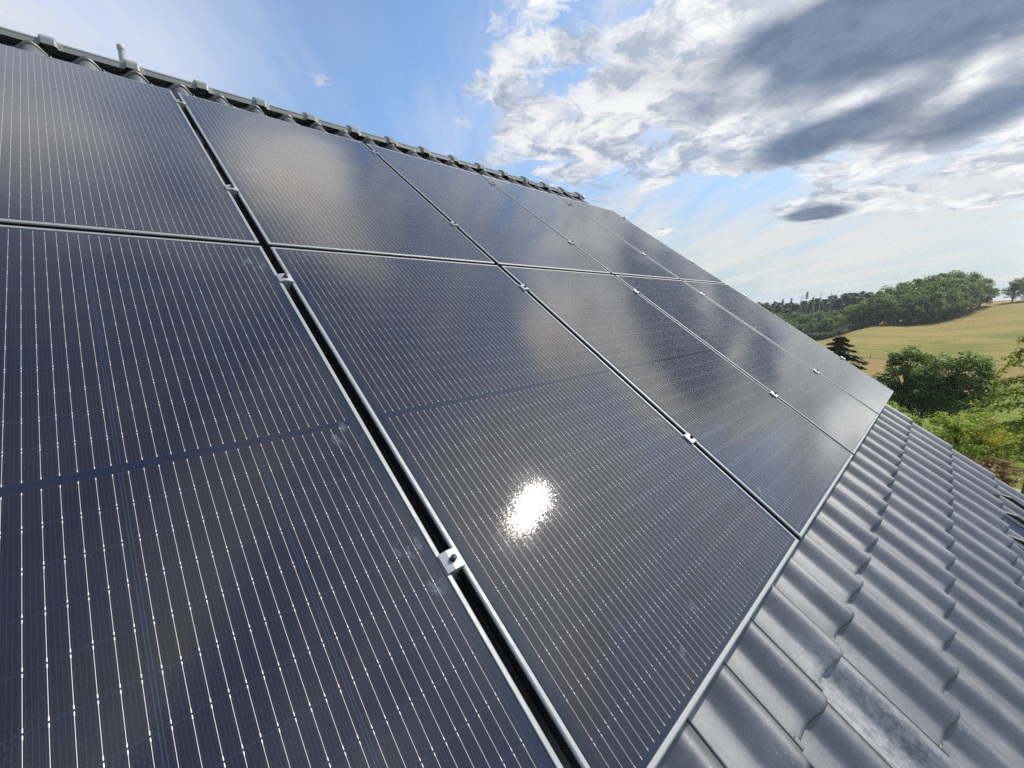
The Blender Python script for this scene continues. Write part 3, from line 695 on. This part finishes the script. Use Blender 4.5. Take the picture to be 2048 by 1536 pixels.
for k, (a, tp, lab) in enumerate(((9.05, 1.3, 'bare dead conifer, rightmost of the dead trees on the skyline'), (9.95, 1.15, 'bare dead conifer just left of the rightmost dead tree'), (10.55, .9, 'thin bare dead tree right of the tallest living conifer'), (11.65, 1.0, 'reddish bare dead tree left of the tallest living conifer'))):
    loc = gp(a, 272); hh = CAM.z+272*math.tan(math.radians(tp))-loc.z; t = thing('dead_tree', lab, 'dead tree', loc, (0, 0, k*1.3), 'dead trees on the skyline'); s = hh/(22 if k % 2 == 0 else 20); t.scale = (s, s, s)
    link('trunk', DEAD[k % 2][0], t); link('bare_branches', DEAD[k % 2][1], t)
for a in np.arange(5.6, 19.0, .55):                        # lower broadleaved belt before the conifers
    for d, tp0, sp in ((262, -1.15, .35), (245, -2.0, .35)):
        aa = a+R.uniform(-.2, .2); far_tree((R.choice(BL), 18), aa, d+R.uniform(-6, 6), np.interp(aa, [5, 8, 12, 18], [tp0+.7, tp0+.1, tp0-.1, tp0-.2])+R.uniform(-sp, sp), 'pale green tree in the low belt in front of the far conifers', 'belt_tree', 'low trees in front of the conifers')
for a in np.arange(5.2, 10.6, .34):
    d = np.interp(a, [5, 7, 9.5, 12], [219, 210, 190, 180])+R.uniform(0, 6); far_tree((R.choice(SC_), 7), a, d, -math.degrees(math.atan((CAM.z-gz(a, d)-2.6-R.random()*1.5)/d)), 'low grey-green bush along the far left edge of the meadow', 'bush', 'bushes along the meadow edge', 1.3)
# --- spruce behind the panels' edge
me = conifer(9.8, 4.3, L_SPRUCE, BARK, 12000, .05, .30, .35)
loc = gp(7.7, 58); me_h = CAM.z+58*math.tan(math.radians(-3.45))-loc.z
tree('spruce', me, 'dark spruce rising behind the outer edge of the farthest lower panel', 'spruce', loc, me_h/9.8, .3, None, 1.45)
# --- the two dark broad trees in the middle
def near_tree(name, a, d, top, rx, c0f, ncl, per, size, mat, bark, label, cat='tree', trunk_r=None, lobes=None, lean=0, group=None):
    loc = gp(a, d); h = CAM.z+d*math.tan(math.radians(top))-loc.z
    mm = broadleaf(h, rx, h*c0f, ncl, per, size, mat, bark, lobes, trunk_r, lean)
    return tree(name, mm, label, cat, loc, 1.0, .4, group)
near_tree('broad_tree', 2.05, 58, -4.5, 2.7, .20, 80, 130, .15, L_MAPLE, BARK, 'dark green broad tree, left one of the two standing together before the field', 'tree', .16)
near_tree('broad_tree', -1.4, 55, -4.5, 3.0, .18, 100, 130, .15, L_MAPLE, BARK, 'dark green broad tree, right one of the two standing together before the field', 'tree', .20)
near_tree('broad_tree', .4, 57, -6.2, 2.3, .1, 50, 120, .15, L_MAPLE, BARK, 'lower dark green tree filling the gap between the two broad trees', 'tree', .16)
# --- light green and yellowing garden trees
near_tree('garden_tree', 2.9, 44, -10.2, 1.6, .15, 34, 110, .11, L_LIME, BARK, 'light green small tree rising over the roof edge below the panel corner')
near_tree('garden_tree', 1.6, 38, -11.4, 2.0, .05, 44, 120, .11, L_LIME, BARK, 'light green bushy tree close behind the roof verge')
near_tree('garden_tree', -2.3, 35, -9.6, 1.35, .25, 32, 110, .09, L_LIME, BARK, 'slim yellow-green tree with a dark bare lower trunk', 'tree', .085)
near_tree('garden_tree', -3.9, 38, -10.2, 1.9, .12, 46, 120, .10, L_YELLOW, BARK, 'bright yellow bushy tree between the slim tree and the larch', 'tree', .09)
near_tree('garden_tree', -3.1, 41, -10.5, 1.9, .12, 36, 110, .10, L_YELLOW, BARK, 'yellow-green tree behind the slim dark trunk')
near_tree('garden_tree', -5.6, 44, -10.3, 2.0, .12, 36, 110, .11, L_LIME, BARK, 'green tree behind the bare larch branches')
for a, d, r_, lab in ((-3.6, 33.5, 1.0, 'reddish brown low shrub beside the pale track, left one'), (-5.6, 34, .9, 'reddish brown low shrub under the larch branches'), (-4.6, 36, .8, 'small rusty shrub behind the pale track')):
    loc = gp(a, d); tree('shrub', (MB_t := broadleaf(1.5, r_, .15, 16, 70, .09, L_RUST, BARK))[0:2], lab, 'shrub', loc, 1.0)
# --- larch with long bare branches at the right picture edge
def larch():
    h = 9.6; loc = gp(-7.35, 24.5)
    t = thing('larch', 'sparse larch with a thick reddish trunk and long drooping bare branches at the right edge', 'larch', loc)
    mb = MB(); mb.tube([(0, 0, -.5), (.02, 0, h*.3), (0, .05, h*.6), (-.05, 0, h)], [.27, .22, .14, .03], 12)
    for k in range(5): z = 1.2+k*.55; a = k*2.1; mb.tube([(0, 0, z), (.30*math.cos(a), .30*math.sin(a), z+.05)], [.05, .03], 5)
    part('trunk', mb, BARK_LARCH, t); mb = MB(); C = []; r = random.Random(5); T = []
    for k in range(46):
        z = h*(.30+.66*k/46); a = k*2.39996+r.uniform(-.3, .3); L = (1.25-z/h)*2.4*r.uniform(.7, 1.15)
        d = Vector((math.cos(a), math.sin(a), 0)); s = Vector((-d.y, d.x, 0)); pts = []
        for i in range(7):
            f = i/6; pts.append(d*L*f+s*.25*L*math.sin(f*3+k)*.35+Vector((0, 0, z+.30*L*math.sin(f*2.2)-.42*L*f*f)))
        mb.tube(pts, [.045*(1-.85*i/6)*(L/2.2)**.5 for i in range(7)], 5, cap=False)
        for i in range(2, 7):
            for j in range(4):
                p = pts[i].lerp(pts[i-1], r.random()); dr = (d*r.uniform(.1, .8)+s*r.uniform(-1, 1)+Vector((0, 0, r.uniform(-.9, .2)))).normalized()*r.uniform(.25, .7)*L/2.6
                q = p+dr*.5+Vector((0, 0, .05)); e = p+dr+Vector((0, 0, -.12)); mb.tube([p, q, e], [.012, .009, .004], 3, cap=False)
                if r.random() < .9:
                    for u in range(12): C.append(p.lerp(e, r.random())+Vector((r.gauss(0, .07), r.gauss(0, .07), r.gauss(0, .06))))
    part('branches', mb, BARK_LARCH, t)
    C = np.array([tuple(q) for q in C]); n = len(C); A = unit(n)*.06; B = unit(n)*.045
    link('foliage', quads('foliage', C, A, B, L_LARCH), t)
larch()
# --- fences on the slope
M_POST = simple('weathered_post', (.10, .085, .065), .9, 0, .3, 5)
def fence(label, pts, step, hpost):
    P0 = [gp(a, d) for a, d in pts]; t = thing('wire_fence', label, 'fence', P0[0]); o = P0[0]
    n = 0; wires = MB(); prev = None; mbp = MB(); mbp.box(-.06, .06, -.06, .06, -.3, hpost, .01); me_p = mbp.mesh('post', M_POST)
    dens = []
    for (a0, d0), (a1, d1) in zip(pts[:-1], pts[1:]):
        L = (gp(a1, d1)-gp(a0, d0)).length; k = max(1, int(L/step))
        dens += [(a0+(a1-a0)*i/k, d0+(d1-d0)*i/k) for i in range(k)]
    for a, d in dens:
        p = gp(a, d)-o
        q = link('post', me_p, t); q.location = p; q.rotation_euler = (random.uniform(-.05, .05), random.uniform(-.05, .05), 0)
        if prev is not None:
            for hh in (.4, .75, hpost-.1): wires.tube([prev+Vector((0, 0, hh)), p+Vector((0, 0, hh))], .008, 3, cap=False)
        prev = p
    part('wires', wires, M_STEEL, t)
fence('thin wire fence running across the middle of the meadow', [(8.5, 133), (5, 133), (0, 133), (-5, 133), (-9, 133)], 3.2, 1.15)
fence('nearer wire fence between green lawn and dry strip, behind the larch', [(3.2, 95.5), (-2, 95.5), (-4, 95.5), (-8, 95.5)], 3.0, 1.15)
# ------------------------------------------------------------------ thin summer haze
mb = MB(); mb.box(-5200, 5200, -5200, 5200, float(Z.min())-1, 26); 
hm = bpy.data.materials.new('haze'); hm.use_nodes = True; hn = hm.node_tree; hn.nodes.clear()
ho = hn.nodes.new('ShaderNodeOutputMaterial'); pv = hn.nodes.new('ShaderNodeVolumePrincipled'); hn.links.new(pv.outputs[0], ho.inputs['Volume'])
pv.inputs['Density'].default_value = .00025; pv.inputs['Color'].default_value = (.82, .9, 1, 1); pv.inputs['Anisotropy'].default_value = .3
hz_ = link('haze', mb.mesh('haze', hm)); tag(hz_, 'thin pale summer haze in the air over the meadow', kind='stuff')
